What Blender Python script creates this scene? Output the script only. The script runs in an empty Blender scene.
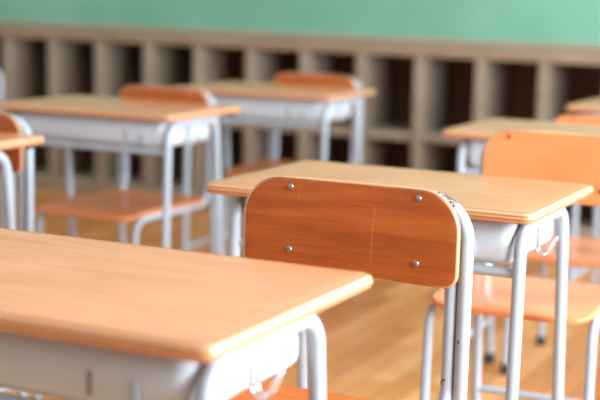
import bpy, bmesh, math, random
from mathutils import Vector, Matrix
random.seed(4)
PI = math.pi
scn = bpy.context.scene
col = scn.collection

# ------------------------------------------------------------------ camera, world, light, exposure
H = 0.70                                     # desk height
cam_d = bpy.data.cameras.new('camera'); cam = bpy.data.objects.new('camera', cam_d); col.objects.link(cam)
R = Vector((0.901375, 0.43223634, 0.02636013)); U = Vector((-0.08916053, 0.12567609, 0.98805664))
F = Vector((-0.42376115, 0.89295984, -0.1518197))
m = Matrix((R, U, -F)).transposed().to_4x4(); m.translation = Vector((0, 0, H + 0.34188))
cam.matrix_world = m
cam_d.sensor_width = 36; cam_d.lens = 36 * 1360.456 / 600
cam_d.clip_start = 0.05
cam_d.dof.use_dof = True; cam_d.dof.focus_distance = 2.0; cam_d.dof.aperture_fstop = 3.3
scn.camera = cam

wld = bpy.data.worlds.new('sky'); scn.world = wld; wld.use_nodes = True
bg = wld.node_tree.nodes['Background']; bg.inputs[0].default_value = (0.80, 0.91, 1, 1); bg.inputs[1].default_value = 1.2

ROOM = dict(x0=-6.0, x1=1.45, y0=-2.6, y1=6.12, h=3.0)
WIN = [(0.75, 2.35), (2.65, 4.0), (4.3, 5.98)]
WPOW = [240, 108, 92]     # window spans along the right wall
WZ = (0.75, 2.10)
def area(name, loc, rot, sx, sy, power, color):
    l = bpy.data.lights.new(name, 'AREA'); l.shape = 'RECTANGLE'; l.size = sx; l.size_y = sy
    l.energy = power; l.color = color
    o = bpy.data.objects.new(name, l); col.objects.link(o); o.location = loc; o.rotation_euler = rot
    return o
for k, (a, b) in enumerate(WIN):             # daylight standing in each window opening
    area('daylight', (ROOM['x1'] + 0.16, (a + b) / 2, sum(WZ) / 2), (0, PI / 2, 0), WZ[1] - WZ[0], b - a, WPOW[k], (0.80, 0.91, 1.0))
CORR = [(-1.8, 0.2), (0.8, 2.8), (3.4, 5.4)]
for a, b in CORR:                            # dimmer corridor windows in the left wall
    area('corridor_daylight', (ROOM['x0'] - 0.16, (a + b) / 2, 1.75), (0, -PI / 2, 0), 1.1, b - a, 6, (0.80, 0.91, 1.0))
scn.view_settings.view_transform = 'Standard'; scn.view_settings.look = 'None'
scn.view_settings.gamma = 1; scn.view_settings.use_curve_mapping = False
scn.view_settings.exposure = 0.0

# ------------------------------------------------------------------ material helpers
def srgb(r, g, b):
    f = lambda c: (c / 255 / 12.92) if c / 255 <= 0.04045 else ((c / 255 + 0.055) / 1.055) ** 2.4
    return (f(r), f(g), f(b), 1)
class NT:
    def __init__(s, name, rough=0.5, metal=0.0, spec=0.5, coat=0.0):
        s.m = bpy.data.materials.new(name); s.m.use_nodes = True
        s.t = s.m.node_tree; s.b = s.t.nodes['Principled BSDF']
        s.b.inputs['Roughness'].default_value = rough; s.b.inputs['Metallic'].default_value = metal
        s.b.inputs['Specular IOR Level'].default_value = spec
        s.b.inputs['Coat Weight'].default_value = coat; s.b.inputs['Coat Roughness'].default_value = 0.2
        s._tc = None
    def n(s, kind, **kw):
        nd = s.t.nodes.new(kind)
        for k, v in kw.items(): setattr(nd, k, v)
        return nd
    def l(s, a, b): s.t.links.new(a, b)
    def set(s, sock, v):
        if hasattr(v, 'is_output') or isinstance(v, bpy.types.NodeSocket): s.l(v, sock)
        else: sock.default_value = v
    @property
    def obj(s):
        if not s._tc: s._tc = s.n('ShaderNodeTexCoord')
        return s._tc.outputs['Object']
    def mapping(s, scale=(1, 1, 1), loc=(0, 0, 0), rot=(0, 0, 0), src=None):
        mp = s.n('ShaderNodeMapping'); mp.inputs['Scale'].default_value = scale
        mp.inputs['Location'].default_value = loc; mp.inputs['Rotation'].default_value = rot
        s.l(src or s.obj, mp.inputs[0]); return mp.outputs[0]
    def noise(s, vec, scale=5, detail=4, rough=0.5, dist=0):
        nz = s.n('ShaderNodeTexNoise'); nz.inputs['Scale'].default_value = scale; nz.inputs['Detail'].default_value = detail
        nz.inputs['Roughness'].default_value = rough; nz.inputs['Distortion'].default_value = dist
        s.l(vec, nz.inputs['Vector']); return nz.outputs['Fac']
    def ramp(s, fac, stops, interp='LINEAR'):
        r = s.n('ShaderNodeValToRGB'); e = r.color_ramp.elements; r.color_ramp.interpolation = interp
        while len(e) > 1: e.remove(e[-1])
        e[0].position, e[0].color = stops[0]
        for p, c in stops[1:]:
            q = e.new(p); q.color = c
        s.l(fac, r.inputs[0]); return r.outputs[0]
    def math(s, op, a, b=0.0, c=0.0, clamp=False):
        nd = s.n('ShaderNodeMath', operation=op); nd.use_clamp = clamp
        for i, v in enumerate((a, b, c)): s.set(nd.inputs[i], v)
        return nd.outputs[0]
    def mix(s, fac, a, b, mode='MIX'):
        nd = s.n('ShaderNodeMix', data_type='RGBA', blend_type=mode)
        s.set(nd.inputs[0], fac); s.set(nd.inputs[6], a); s.set(nd.inputs[7], b); return nd.outputs[2]
    def xyz(s, vec=None):
        nd = s.n('ShaderNodeSeparateXYZ'); s.l(vec or s.obj, nd.inputs[0]); return nd.outputs
    def rnd(s):
        return s.n('ShaderNodeObjectInfo').outputs['Random']
    def base(s, c): s.set(s.b.inputs['Base Color'], c)
    def bump(s, h, strength=0.2, dist=0.002):
        b = s.n('ShaderNodeBump'); b.inputs['Strength'].default_value = strength; b.inputs['Distance'].default_value = dist
        s.l(h, b.inputs['Height']); s.l(b.outputs[0], s.b.inputs['Normal'])
BW = ((0, 0, 0, 1), (1, 1, 1, 1))

def plain(name, c, **kw):
    a = NT(name, **kw); a.base(c); return a.m

def wood(name, light, mid, dark, rough=0.38, axis='x', spec=0.5, coat=0.0, fine=1.0, scratches=()):
    a = NT(name, rough=rough, spec=spec, coat=coat)
    sc = (2.2, 26, 26) if axis == 'x' else (26, 2.2, 26)
    off = a.n('ShaderNodeVectorMath', operation='ADD'); a.l(a.obj, off.inputs[0])
    cb = a.n('ShaderNodeCombineXYZ'); r = a.rnd()
    for i in range(3): a.l(a.math('MULTIPLY', r, 3.0 + 2 * i), cb.inputs[i])
    a.l(cb.outputs[0], off.inputs[1])
    v = a.mapping(scale=sc, src=off.outputs[0])
    g1 = a.noise(v, 2.0, 6, 0.6, 0.6); g2 = a.noise(v, 9 * fine, 3, 0.6)
    big = a.noise(off.outputs[0], 6, 2)
    f = a.math('ADD', a.math('MULTIPLY', g1, 0.55), a.math('ADD', a.math('MULTIPLY', g2, 0.25), a.math('MULTIPLY', big, 0.25)))
    c = a.ramp(f, [(0.36, dark), (0.52, mid), (0.68, light)])
    if scratches:
        o = a.xyz()
        for (x0, z0, z1, bend, w, amt) in scratches:           # fine pale scratches in the varnish
            t = a.math('DIVIDE', a.math('SUBTRACT', o[2], z0), z1 - z0)
            cx = a.math('ADD', x0, a.math('MULTIPLY', a.math('MULTIPLY', t, t), bend))
            d = a.math('ABSOLUTE', a.math('SUBTRACT', o[0], cx))
            mk = a.math('MULTIPLY', a.math('LESS_THAN', d, w), a.math('MULTIPLY', a.math('GREATER_THAN', t, 0.0), a.math('LESS_THAN', t, 1.0)))
            c = a.mix(a.math('MULTIPLY', mk, amt), c, srgb(226, 150, 96))
    a.base(c)
    return a.m

def ply_edge(name, cols, pitch, rough=0.5, axis=2):
    a = NT(name, rough=rough, coat=0.5); o = a.xyz()
    z = a.math('FRACT', a.math('DIVIDE', a.math('ADD', o[axis], a.math('MULTIPLY', a.noise(a.obj, 8, 2), 0.0008)), pitch))
    a.base(a.ramp(z, [(0.0, cols[0]), (0.35, cols[0]), (0.5, cols[1]), (0.8, cols[1]), (1.0, cols[0])])); return a.m

M = {}
M['top_warm'] = wood('desktop_laminate', srgb(216, 154, 110), srgb(206, 143, 98), srgb(192, 128, 83), rough=0.20, fine=1.6)
M['top_edge'] = ply_edge('desktop_plywood_edge', (srgb(220, 164, 122), srgb(164, 108, 70)), 0.0062, rough=0.22)
M['veneer'] = wood('chair_veneer_brown', srgb(192, 108, 48), srgb(174, 90, 36), srgb(146, 70, 26), rough=0.36,
                   scratches=((0.036, -0.052, 0.035, 0.004, 0.0005, 0.55), (-0.079, 0.03, 0.056, 0.001, 0.0005, 0.3), (0.085, 0.012, 0.03, 0.006, 0.0004, 0.3), (-0.02, -0.045, -0.03, 0.012, 0.0004, 0.3)))
M['veneer_orange'] = wood('chair_veneer_orange', srgb(240, 150, 98), srgb(234, 141, 88), srgb(222, 127, 74), rough=0.36)
M['seat_orange'] = wood('seat_veneer_orange', srgb(242, 154, 104), srgb(236, 146, 94), srgb(224, 130, 78), rough=0.22, coat=0.4)
M['seat_brown'] = wood('seat_veneer_brown', srgb(206, 112, 44), srgb(192, 96, 32), srgb(158, 72, 22), rough=0.32, coat=0.0)
M['chair_edge'] = ply_edge('chair_plywood_edge', (srgb(214, 170, 128), srgb(160, 100, 62)), 0.0045, axis=1)
M['seat_edge'] = ply_edge('seat_plywood_edge', (srgb(232, 142, 86), srgb(200, 108, 56)), 0.0045, axis=2)

def paint(name, c, spots=()):
    a = NT(name, rough=0.34, spec=0.5); o = a.obj
    cc = a.mix(a.math('MULTIPLY', a.noise(o, 30, 3), 0.12), c, srgb(152, 163, 175))
    if spots:                                                  # chipped paint: bare dark steel showing
        nz = a.noise(o, 120, 4, 0.6); tot = None
        for (p, rad, thr) in spots:
            d = a.n('ShaderNodeVectorMath', operation='DISTANCE'); a.l(o, d.inputs[0]); d.inputs[1].default_value = p
            near = a.math('SUBTRACT', 1.0, a.math('DIVIDE', d.outputs['Value'], rad), clamp=True)
            mk = a.math('GREATER_THAN', a.math('ADD', nz, a.math('MULTIPLY', near, 0.45)), thr)
            mk = a.math('MULTIPLY', mk, a.math('GREATER_THAN', near, 0.0))
            tot = mk if tot is None else a.math('MAXIMUM', tot, mk)
        cc = a.mix(tot, cc, srgb(92, 62, 56))
    a.base(cc); return a.m
M['paint'] = paint('grey_painted_steel', srgb(168, 181, 194))
M['tray'] = paint('light_grey_tray_enamel', srgb(190, 201, 212))
M['steel'] = plain('rivet_steel', srgb(150, 156, 164), rough=0.35, metal=0.9)
M['rivet_dark'] = plain('rivet_tarnished', srgb(120, 70, 56), rough=0.4, metal=0.4)
M['chrome'] = plain('hook_wire_chrome', srgb(214, 216, 220), rough=0.18, metal=0.85)
M['rubber'] = plain('black_rubber', srgb(48, 46, 46), rough=0.7)
M['dark_slot'] = plain('slot_shadow_steel', srgb(136, 132, 130), rough=0.6)

# ------------------------------------------------------------------ mesh helpers
def finish(name, bm, mats, parent=None, smooth=True, loc=(0, 0, 0), angle=40):
    bmesh.ops.recalc_face_normals(bm, faces=bm.faces[:])
    me = bpy.data.meshes.new(name); bm.to_mesh(me); bm.free()
    for x in (mats if isinstance(mats, (list, tuple)) else [mats]): me.materials.append(x)
    if smooth:
        for p in me.polygons: p.use_smooth = True
        me.set_sharp_from_angle(angle=math.radians(angle))
    o = bpy.data.objects.new(name, me); col.objects.link(o); o.location = loc
    if parent: o.parent = parent
    return o
def box(bm, c, s, bevel=0.0, seg=2):
    r = bmesh.ops.create_cube(bm, size=1); vs = r['verts']
    for v in vs: v.co = Vector((v.co.x * s[0] + c[0], v.co.y * s[1] + c[1], v.co.z * s[2] + c[2]))
    if bevel:
        es = list({e for v in vs for e in v.link_edges})
        bmesh.ops.bevel(bm, geom=es, offset=bevel, segments=seg, affect='EDGES', profile=0.5)
def fillet(pts, rad, n=7):
    pts = [Vector(p) for p in pts]; out = [pts[0]]
    for i in range(1, len(pts) - 1):
        p, a, b = pts[i], pts[i - 1] - pts[i], pts[i + 1] - pts[i]
        r = rad[i - 1] if isinstance(rad, (list, tuple)) else rad
        ang = a.angle(b)
        if r <= 0 or ang > PI - 0.01: out.append(p); continue
        t = min(r / math.tan(ang / 2), a.length * 0.49, b.length * 0.49); rr = t * math.tan(ang / 2)
        p0, p1 = p + a.normalized() * t, p + b.normalized() * t
        c = p + (a.normalized() + b.normalized()).normalized() * (rr / math.sin(ang / 2))
        v0, v1 = p0 - c, p1 - c; th = v0.angle(v1)
        for k in range(n + 1):
            f = k / n
            out.append(c + (v0 * math.sin((1 - f) * th) + v1 * math.sin(f * th)) / math.sin(th))
    out.append(pts[-1]); return out
def tube(bm, pts, r, seg=14, cap=True):
    pts = [Vector(p) for p in pts]; rings = []; nrm = None
    for i, p in enumerate(pts):
        d = (pts[min(i + 1, len(pts) - 1)] - pts[max(i - 1, 0)]).normalized()
        if nrm is None:
            nrm = d.orthogonal().normalized()
        nrm = (nrm - d * nrm.dot(d)).normalized(); bn = d.cross(nrm)
        rings.append([bm.verts.new(p + (nrm * math.cos(2 * PI * k / seg) + bn * math.sin(2 * PI * k / seg)) * r) for k in range(seg)])
    for a, b in zip(rings, rings[1:]):
        for k in range(seg): bm.faces.new((a[k], a[(k + 1) % seg], b[(k + 1) % seg], b[k]))
    if cap: bm.faces.new(rings[0][::-1]); bm.faces.new(rings[-1])
def rrect(hx, hy, r, n=6, radii=None):
    radii = radii or (r, r, r, r); out = []
    for (sx, sy, a0), rr in zip(((1, 1, 0), (-1, 1, 90), (-1, -1, 180), (1, -1, 270)), radii):
        for k in range(n + 1):
            t = math.radians(a0 + 90 * k / n)
            out.append((sx * (hx - rr) + rr * math.cos(t), sy * (hy - rr) + rr * math.sin(t)))
    dense = []                                                   # extra points along straight sides
    for i, p in enumerate(out):
        q = out[(i + 1) % len(out)]; d = math.dist(p, q); k = max(1, int(d / 0.03))
        for j in range(k): dense.append((p[0] + (q[0] - p[0]) * j / k, p[1] + (q[1] - p[1]) * j / k))
    return dense
def plate(bm, outline, thick, edge, fmap, inset=None):
    """sheet with rounded rim: outline in (u,v); fmap(u,v,w) -> xyz; w in +-thick/2"""
    n = len(outline); cu = sum(p[0] for p in outline) / n; cv = sum(p[1] for p in outline) / n
    ext = max(max(abs(p[0] - cu) for p in outline), max(abs(p[1] - cv) for p in outline))
    def ring(ins, s, w):
        vs = []
        for i, (u, v) in enumerate(outline):
            p0, p1 = outline[i - 1], outline[(i + 1) % n]
            tx, ty = p1[0] - p0[0], p1[1] - p0[1]; L = math.hypot(tx, ty) or 1
            nx, ny = ty / L, -tx / L                              # outward for ccw
            uu, vv = u - nx * ins, v - ny * ins
            vs.append(bm.verts.new(fmap(cu + (uu - cu) * s, cv + (vv - cv) * s, w)))
        return vs
    h = thick / 2; e = edge
    prof = [(e, h)] + [(e - e * math.sin(math.radians(a)), h - e + e * math.cos(math.radians(a))) for a in (22, 45, 68, 90)]
    prof += [(i, -w) for i, w in reversed(prof)]
    rim = [ring(i, 1, w) for i, w in prof]
    for a, b in zip(rim, rim[1:]):
        for k in range(n):
            f = bm.faces.new((a[k], a[(k + 1) % n], b[(k + 1) % n], b[k])); f.material_index = 1
    for start, w in ((rim[0], h), (rim[-1], -h)):
        prev = start
        for s in (0.93, 0.82, 0.68, 0.52, 0.36, 0.2, 0.08):
            cur = ring(e, s, w)
            for k in range(n): bm.faces.new((prev[k], prev[(k + 1) % n], cur[(k + 1) % n], cur[k]))
            prev = cur
        c = bm.verts.new(fmap(cu, cv, w))
        for k in range(n): bm.faces.new((prev[k], prev[(k + 1) % n], c))
def dome(bm, c, r, h, axis=-1):
    """flattened rivet head facing -y"""
    rings = []
    for j in range(5):
        a = j / 5 * PI / 2
        rings.append([bm.verts.new((c[0] + r * math.cos(a) * math.cos(t), c[1] - h * math.sin(a), c[2] + r * math.cos(a) * math.sin(t))) for t in [2 * PI * k / 14 for k in range(14)]])
    tip = bm.verts.new((c[0], c[1] - h, c[2]))
    for a, b in zip(rings, rings[1:]):
        for k in range(14): bm.faces.new((a[k], a[(k + 1) % 14], b[(k + 1) % 14], b[k]))
    for k in range(14): bm.faces.new((rings[-1][k], rings[-1][(k + 1) % 14], tip))
def cyl(bm, c, r, z0, z1, seg=14):
    tube(bm, [(c[0], c[1], z0), (c[0], c[1], z1)], r, seg)
def thing(name, label, cat, loc, rotz=0, group=None):
    o = bpy.data.objects.new(name, None); col.objects.link(o); o.empty_display_size = 0.1
    o.location = loc; o.rotation_euler = (0, 0, rotz); o['label'] = label; o['category'] = cat
    if group: o['group'] = group
    return o
def structure(o):
    o['kind'] = 'structure'; return o
def copy_tree(o, parent=None):
    c = o.copy(); col.objects.link(c)
    if parent: c.parent = parent
    for ch in o.children: copy_tree(ch, c)
    return c

# ------------------------------------------------------------------ room shell
def floor_material():
    a = NT('strip_wood_floor', rough=0.33, spec=0.5)
    v = a.mapping(rot=(0, 0, PI / 2))
    br = a.n('ShaderNodeTexBrick'); a.l(v, br.inputs['Vector'])
    br.offset = 0.37; br.inputs['Scale'].default_value = 1.0
    br.inputs['Brick Width'].default_value = 0.62; br.inputs['Row Height'].default_value = 0.076
    br.inputs['Mortar Size'].default_value = 0.0012; br.inputs['Mortar Smooth'].default_value = 0.1
    br.inputs['Color1'].default_value = (0, 0, 0, 1); br.inputs['Color2'].default_value = (1, 1, 1, 1); br.inputs['Mortar'].default_value = (0.5, 0.5, 0.5, 1)
    tone = a.ramp(br.outputs['Color'], [(0, srgb(190, 120, 62)), (0.5, srgb(216, 148, 82)), (1, srgb(240, 180, 114))])
    g = a.noise(a.mapping(scale=(30, 2.5, 1)), 2.5, 5, 0.6, 0.4)
    c = a.mix(a.math('MULTIPLY', g, 0.5), tone, srgb(160, 92, 44), 'MIX')
    worn_and_sheen = a.noise(a.obj, 1.7, 5, 0.65)  # paler patches painted into the boards, standing in for streaky floor reflections
    c = a.mix(a.ramp(worn_and_sheen, [(0.5, (0, 0, 0, 1)), (0.72, (0.35, 0.35, 0.35, 1))]), c, srgb(226, 176, 128))
    c = a.mix(br.outputs['Fac'], c, srgb(96, 52, 24))
    a.base(c)
    return a.m
def plaster(name, c):
    a = NT(name, rough=0.85, spec=0.2); nz = a.noise(a.obj, 60, 3)
    a.base(a.mix(a.math('MULTIPLY', nz, 0.12), c, srgb(190, 188, 182))); a.bump(nz, 0.1, 0.002); return a.m
M['floor'] = floor_material()
M['wall'] = plaster('white_wall_paint', srgb(232, 230, 222))
M['ceiling'] = plaster('ceiling_board', srgb(238, 238, 234))
X0, X1, Y0, Y1, HH = (ROOM[k] for k in ('x0', 'x1', 'y0', 'y1', 'h'))
cx, cy, lx, ly = (X0 + X1) / 2, (Y0 + Y1) / 2, X1 - X0, Y1 - Y0
bm = bmesh.new(); box(bm, (cx, cy, -0.05), (lx + 0.4, ly + 0.4, 0.1)); structure(finish('floor', bm, M['floor'], smooth=False))
bm = bmesh.new(); box(bm, (cx, cy, HH + 0.05), (lx + 0.4, ly + 0.4, 0.1)); structure(finish('ceiling', bm, M['ceiling'], smooth=False))
bm = bmesh.new(); box(bm, (cx, Y1 + 0.1, HH / 2), (lx + 0.4, 0.2, HH)); structure(finish('wall_rear', bm, M['wall'], smooth=False))
bm = bmesh.new(); box(bm, (cx, Y0 - 0.1, HH / 2), (lx + 0.4, 0.2, HH)); structure(finish('wall_front', bm, M['wall'], smooth=False))
def wall_with_openings(name, xc, spans, z0, z1):
    bm = bmesh.new(); ys = [Y0] + [v for s in spans for v in s] + [Y1]
    box(bm, (xc, cy, z0 / 2), (0.2, ly, z0)); box(bm, (xc, cy, (z1 + HH) / 2), (0.2, ly, HH - z1))
    for a, b in zip(ys[::2], ys[1::2]): box(bm, (xc, (a + b) / 2, (z0 + z1) / 2), (0.2, b - a, z1 - z0))
    return structure(finish(name, bm, M['wall'], smooth=False))
wall_with_openings('wall_right', X1 + 0.1, WIN, *WZ)
wall_with_openings('wall_left', X0 - 0.1, CORR, 1.2, 2.3)
M['alu'] = plain('window_aluminium', srgb(200, 202, 204), rough=0.35, metal=0.6)
def window(name, xc, a, b, z0, z1):
    bm = bmesh.new(); t = 0.045
    for y in (a + t / 2, (a + b) / 2, b - t / 2): box(bm, (xc, y, (z0 + z1) / 2), (0.06, t, z1 - z0))
    for z in (z0 + t / 2, z1 - t / 2): box(bm, (xc, (a + b) / 2, z), (0.06, b - a, t))
    return structure(finish(name, bm, M['alu'], smooth=False))
k = 0
for a, b in WIN: k += 1; window('window_%d' % k, X1 + 0.06, a, b, *WZ)
for a, b in CORR: k += 1; window('window_%d' % k, X0 - 0.06, a, b, 1.2, 2.3)

# ------------------------------------------------------------------ green notice board on the rear wall
LT = H + 0.120                                # locker top
a = NT('green_notice_felt', rough=0.75, spec=0.25)
nz = a.noise(a.mapping(scale=(0.6, 1, 0.5)), 2.2, 3)
a.base(a.ramp(nz, [(0.35, srgb(112, 170, 142)), (0.6, srgb(130, 186, 160))])); a.bump(a.noise(a.obj, 400, 2), 0.1, 0.001); M['green'] = a.m
M['board_frame'] = plain('board_aluminium_trim', srgb(176, 160, 140), rough=0.4)
nb = thing('notice_board', 'long plain green notice board on the rear wall above the cubbyhole lockers', 'notice board', (-2.6, Y1 - 0.004, LT))
bm = bmesh.new(); box(bm, (0, -0.009, 0.48), (6.4, 0.018, 0.94)); finish('board_panel', bm, M['green'], nb, smooth=False)
bm = bmesh.new()
for z in (0.010, 0.95): box(bm, (0, -0.012, z), (6.44, 0.024, 0.02))
for x in (-3.21, 3.21): box(bm, (x, -0.012, 0.48), (0.02, 0.024, 0.96))
finish('board_trim', bm, M['board_frame'], nb, smooth=False)

# ------------------------------------------------------------------ cubbyhole lockers along the rear wall
M['locker'] = wood('locker_grey_ply', srgb(156, 144, 128), srgb(144, 130, 114), srgb(126, 110, 94), rough=0.55)
M['locker_v'] = wood('locker_grey_ply_upright', srgb(160, 146, 130), srgb(148, 132, 116), srgb(128, 112, 96), rough=0.55)
M['locker_top'] = wood('locker_top_ply', srgb(160, 140, 118), srgb(146, 124, 102), srgb(128, 104, 84), rough=0.5)
M['locker_back'] = wood('locker_back_board', srgb(116, 72, 40), srgb(98, 60, 32), srgb(76, 46, 24), rough=0.6)
YF = 5.72; P = 0.284; n0, n1 = -4, 15
xs = [-4.419 + 0.0 + P * k for k in range(n0, n1 + 1)]
lk = thing('cubbyhole_locker', 'long row of open grey-brown wooden cubbyhole lockers, two tiers, under the green board', 'locker', ((xs[0] + xs[-1]) / 2, YF, 0))
ox = lk.location.x; L = xs[-1] - xs[0]; dep = Y1 - YF
bm = bmesh.new(); box(bm, (0, dep / 2 - 0.004, LT - 0.027), (L + 0.05, dep + 0.005, 0.054), 0.004); finish('top_board', bm, M['locker_top'], lk, angle=30)
bm = bmesh.new(); box(bm, (0, dep / 2, H - 0.294), (L, dep - 0.02, 0.042), 0.002); finish('shelf', bm, M['locker'], lk, angle=30)
bm = bmesh.new(); box(bm, (0, dep / 2, 0.035), (L + 0.04, dep - 0.01, 0.07), 0.002); finish('base_plinth', bm, M['locker'], lk, angle=30)
bm = bmesh.new(); box(bm, (0, dep - 0.008, (LT - 0.054 + 0.07) / 2), (L, 0.012, LT - 0.124)); finish('back_panel', bm, M['locker_back'], lk, smooth=False)
me = None
for x in xs:
    if me is None:
        bm = bmesh.new(); box(bm, (0, dep / 2 - 0.009, (LT - 0.054 + 0.07) / 2), (0.042, dep - 0.016, LT - 0.124), 0.002)
        d = finish('divider', bm, M['locker_v'], lk, angle=30); me = d.data
    else:
        d = bpy.data.objects.new('divider', me); col.objects.link(d); d.parent = lk
    d.location = (x - ox, 0, 0)

# ------------------------------------------------------------------ desk
def make_desk(label, loc, rotz=0):
    t = thing('school_desk', label, 'desk', loc, rotz, 'classroom desks')
    bm = bmesh.new()
    plate(bm, rrect(0.303, 0.21, 0.018, 5), 0.020, 0.0095, lambda u, v, w: (u, v + 0.01, w))
    finish('tabletop', bm, [M['top_warm'], M['top_edge']], t, loc=(0, 0, H - 0.010), angle=60)
    # book tray: open on the pupil's side (+y), rounded pressed-steel corners
    bm = bmesh.new(); zb, zt = H - 0.098, H - 0.021
    box(bm, (0.010, -0.033, (zb + zt + 0.06) / 2), (0.504, 0.270, zt - zb + 0.06), 0.022, 5)
    kill = [v for v in bm.verts if v.co.z > zt + 0.02]
    bmesh.ops.delete(bm, geom=kill, context='VERTS')
    top = max(v.co.z for v in bm.verts)
    for v in bm.verts:
        if v.co.z > top - 1e-4: v.co.z = zt
    bmesh.ops.delete(bm, geom=[f for f in bm.faces if f.calc_center_median().y > 0.097 and abs(f.calc_center_median().x) < 0.24 and f.calc_center_median().z > zb + 0.02], context='FACES')
    tr = finish('book_tray', bm, M['tray'], t)
    so = tr.modifiers.new('sheet', 'SOLIDIFY'); so.thickness = 0.002; so.offset = -1
    bm = bmesh.new(); box(bm, (0.140, -0.1690, zb + 0.030), (0.006, 0.0025, 0.026), 0.001); finish('tray_slot', bm, M['dark_slot'], tr)
    bm = bmesh.new(); box(bm, (0.196, -0.1700, zb + 0.028), (0.010, 0.004, 0.026), 0.001); finish('tray_clip', bm, M['paint'], tr)
    # side frames: one bent tube each (front leg, top rail, rear leg)
    for s in (-1, 1):
        x = 0.2745 if s > 0 else -0.254; bm = bmesh.new()
        tube(bm, fillet([(x, -0.178, 0.012), (x, -0.163, H - 0.032), (x, 0.102, H - 0.032), (x, 0.165, 0.012)], [0.045, 0.045], 8), 0.0107, 16)
        fr = finish('side_frame', bm, M['paint'], t)
        bm = bmesh.new(); tube(bm, [(x, -0.173, 0.13), (x, 0.152, 0.13)], 0.009); finish('side_brace', bm, M['paint'], fr)
        for y in (-0.178, 0.165):
            bm = bmesh.new(); cyl(bm, (x, y), 0.0155, 0.0, 0.030); finish('foot_cap', bm, M['rubber'], fr)
        # bag hook: doubled wire, hanging under the tabletop and curling outwards
        bm = bmesh.new(); hy = -0.045
        for dy in (-0.0065, 0.0065):
            tube(bm, fillet([(x - s * 0.0060, hy + dy, H - 0.021), (x - s * 0.0040, hy + dy, H - 0.090), (x + s * 0.0140, hy + dy, H - 0.095), (x + s * 0.0280, hy + dy * 0.8, H - 0.064)], [0.014, 0.012], 6), 0.0021, 8)
        tube(bm, [(x + s * 0.0280, hy - 0.006, H - 0.064), (x + s * 0.0292, hy, H - 0.061), (x + s * 0.0280, hy + 0.006, H - 0.064)], 0.0021, 8)
        finish('bag_hook', bm, M['chrome'], t)
    bm = bmesh.new(); tube(bm, [(-0.252, -0.160, zb - 0.010), (0.272, -0.160, zb - 0.010)], 0.0085); finish('cross_bar', bm, M['paint'], t)
    for s in (-1, 1):
        bm = bmesh.new(); cyl(bm, (s * 0.275, 0.192), 0.011, H - 0.030, H - 0.020); finish('rubber_bumper', bm, M['rubber'], t)
    return t
def place_desk(corner, label, rotz=0):
    return (label, (corner[0] + 0.30, corner[1] + 0.20, 0), rotz)
DESKS = [
    place_desk((-1.223, 1.117), 'pale wood-topped school desk nearest the camera, cut off at the lower left'),
    place_desk((-1.185, 2.0946), 'wood-topped school desk right behind the sharply focused brown chair, bag hook on its side'),
    place_desk((-1.172, 3.305), 'school desk behind the bright orange chair back, its left corner showing'),
    place_desk((-2.494, 3.157), 'school desk on the left with a brown chair tucked under it, before the lockers'),
    place_desk((-2.455, 4.106), 'farthest school desk of the left column, nearest the cubbyhole lockers, whole top in view'),
    place_desk((-1.12, 4.34), 'far school desk at the right edge, only its left end showing before the lockers'),
    place_desk((-2.457, 2.131), 'school desk at the left edge with only its right end in view'),
]
first = None
for lab, loc, rz in DESKS:
    if first is None: first = make_desk(lab, loc, rz)
    else:
        c = copy_tree(first); c['label'] = lab; c.location = loc; c.rotation_euler = (0, 0, rz)

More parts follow.
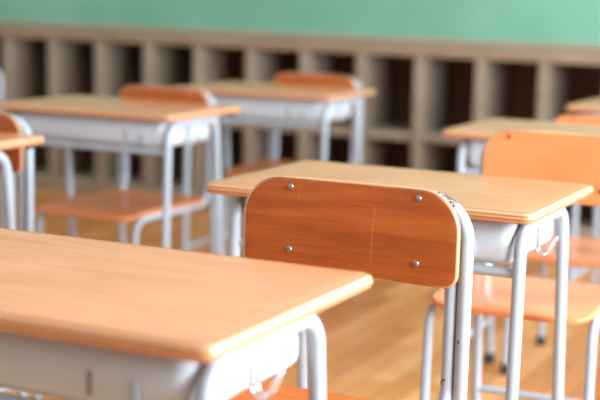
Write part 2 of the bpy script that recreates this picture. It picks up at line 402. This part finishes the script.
# ------------------------------------------------------------------ chair
def make_chair(label, loc, seat_h, top_h, back_mat, seat_mat, rivet, rotz=0, worn_and_sheen=None, width=0.333, ph=0.137, sd=0.34, shw=None, xf=None, rivet_x=(-0.097, 0.101)):
    hw = width / 2; shw = shw or hw - 0.001; xf = xf or hw + 0.004
    t = thing('school_chair', label, 'chair', loc, rotz, 'classroom chairs')
    pm = worn_and_sheen or M['paint']
    # backrest
    zc = top_h - ph / 2
    bow = lambda x: 0.004 * (x / hw) ** 2
    def pmap(u, v, w):
        crown = 0.004 * (1 - (u / hw) ** 2) if v > 0 else 0.0
        return (u, w - bow(u), v + crown - 0.003)
    bm = bmesh.new(); plate(bm, rrect(hw, ph / 2, 0.05, 8, (0.056, 0.056, 0.020, 0.020)), 0.010, 0.003, lambda u, v, w: pmap(u, v, -w))
    bk = finish('backrest', bm, [back_mat, M['chair_edge']], t, loc=(0, 0, zc), angle=60)
    for x in rivet_x:
        for z in (ph / 2 - 0.014, -ph / 2 + 0.0275):
            bm = bmesh.new(); dome(bm, (x, -0.005 - bow(x), z), 0.0050, 0.003); finish('rivet', bm, rivet, bk)
    # rear frame: hoop behind the backrest running down into the rear legs
    yb = 0.0165; xo = hw + 0.0035
    bm = bmesh.new()
    tube(bm, fillet([(-xo, yb + 0.030, 0.012), (-xo, yb, seat_h - 0.05), (-xo, yb, top_h - 0.0145), (xo, yb, top_h - 0.0145), (xo, yb, seat_h - 0.05), (xo, yb + 0.030, 0.012)], [0.3, 0.056, 0.056, 0.3], 9), 0.0100, 16)
    fr = finish('rear_frame', bm, pm, t)
    for s in (-1, 1):
        bm = bmesh.new(); cyl(bm, (s * xo, yb + 0.030), 0.0145, 0, 0.028); finish('foot_cap', bm, M['rubber'], fr)
    bm = bmesh.new(); tube(bm, [(-xo, yb + 0.018, 0.19), (xo, yb + 0.018, 0.19)], 0.0075); finish('rear_cross_bar', bm, M['paint'], t)
    # seat rails: start behind the backrest, bend under the seat, then down as front legs
    xi = xo - 0.0195; zr = seat_h - 0.022
    for s in (-1, 1):
        bm = bmesh.new()
        tube(bm, fillet([(s * xi, yb - 0.001, top_h - 0.075), (s * xi, yb - 0.001, zr + 0.001), (s * (xf - 0.004), -sd + 0.035, zr), (s * xf, -sd + 0.022, 0.012)], [0.055, 0.05], 8), 0.0094, 16)
        rl = finish('seat_rail', bm, pm, t)
        bm = bmesh.new(); cyl(bm, (s * xf, -sd + 0.022), 0.0135, 0, 0.028); finish('foot_cap', bm, M['rubber'], rl)
    # seat: moulded plywood, dished towards the back with a rolled front edge
    def smap(u, v, w):
        fr_ = max(0.0, -v / (sd / 2))
        dish = -0.007 * math.exp(-((v - 0.04) / 0.10) ** 2) * (1 - (u / shw) ** 2)
        roll = -0.012 * fr_ ** 3
        return (u, v, w + dish + roll)
    bm = bmesh.new(); plate(bm, rrect(shw, sd / 2, 0.05, 7, (0.035, 0.035, 0.05, 0.05)), 0.011, 0.004, smap)
    finish('seat', bm, [seat_mat, M['seat_edge']], t, loc=(0, -sd / 2 - 0.002, seat_h - 0.006), angle=60)
    return t
HI = dict(seat_h=H - 0.235, top_h=H + 0.0755)
worn_and_sheen = paint('grey_painted_steel_chipped', srgb(168, 181, 194), spots=(((0.145, 0.019, 0.775), 0.04, 0.72), ((0.164, 0.004, 0.560), 0.020, 0.90), ((0.147, 0.005, 0.50), 0.022, 0.93), ((-0.15, 0.019, 0.77), 0.03, 0.8)))
c1 = make_chair('brown wooden chair back in sharp focus at the centre, four steel rivets, grey tube frame', (-0.7575, 1.765, 0), HI['seat_h'], HI['top_h'], M['veneer'], M['seat_brown'], M['steel'], worn_and_sheen=worn_and_sheen, width=0.334, sd=0.30, ph=0.134, rivet_x=(-0.093, 0.105))
c2 = make_chair('bright orange wooden chair at the right, tucked under the desk with the bag hook', (-0.727, 2.755, 0), H - 0.238, H + 0.067, M['veneer_orange'], M['seat_orange'], M['rivet_dark'], ph=0.142, sd=0.305, width=0.303, shw=0.161, xf=0.166)
low = make_chair('brown wooden chair tucked under the left desk, seat and right side tube in view', (-2.190, 3.615, 0), H - 0.292, H + 0.038, M['veneer'], M['seat_brown'], M['steel'], width=0.352, sd=0.405, rotz=math.radians(-5))
for lab, loc in (('brown wooden chair of the farthest left-column desk, its back rising against the lockers', (-2.137, 4.60, 0)),
                 ('chair at the left edge, rounded brown back corner above the cut-off desk', (-2.135, 2.60, 0)),
                 ('chair at the far left edge, only its grey tube upright showing before the lockers', (-3.465, 4.2, 0))):
    c = copy_tree(low); c['label'] = lab; c.location = loc; c.rotation_euler = (0, 0, 0)
make_chair('orange chair mostly hidden behind the bright orange chair, top edge peeking over the desk', (-0.882, 3.90, 0), H - 0.345, H + 0.008, M['veneer_orange'], M['seat_orange'], M['rivet_dark'])
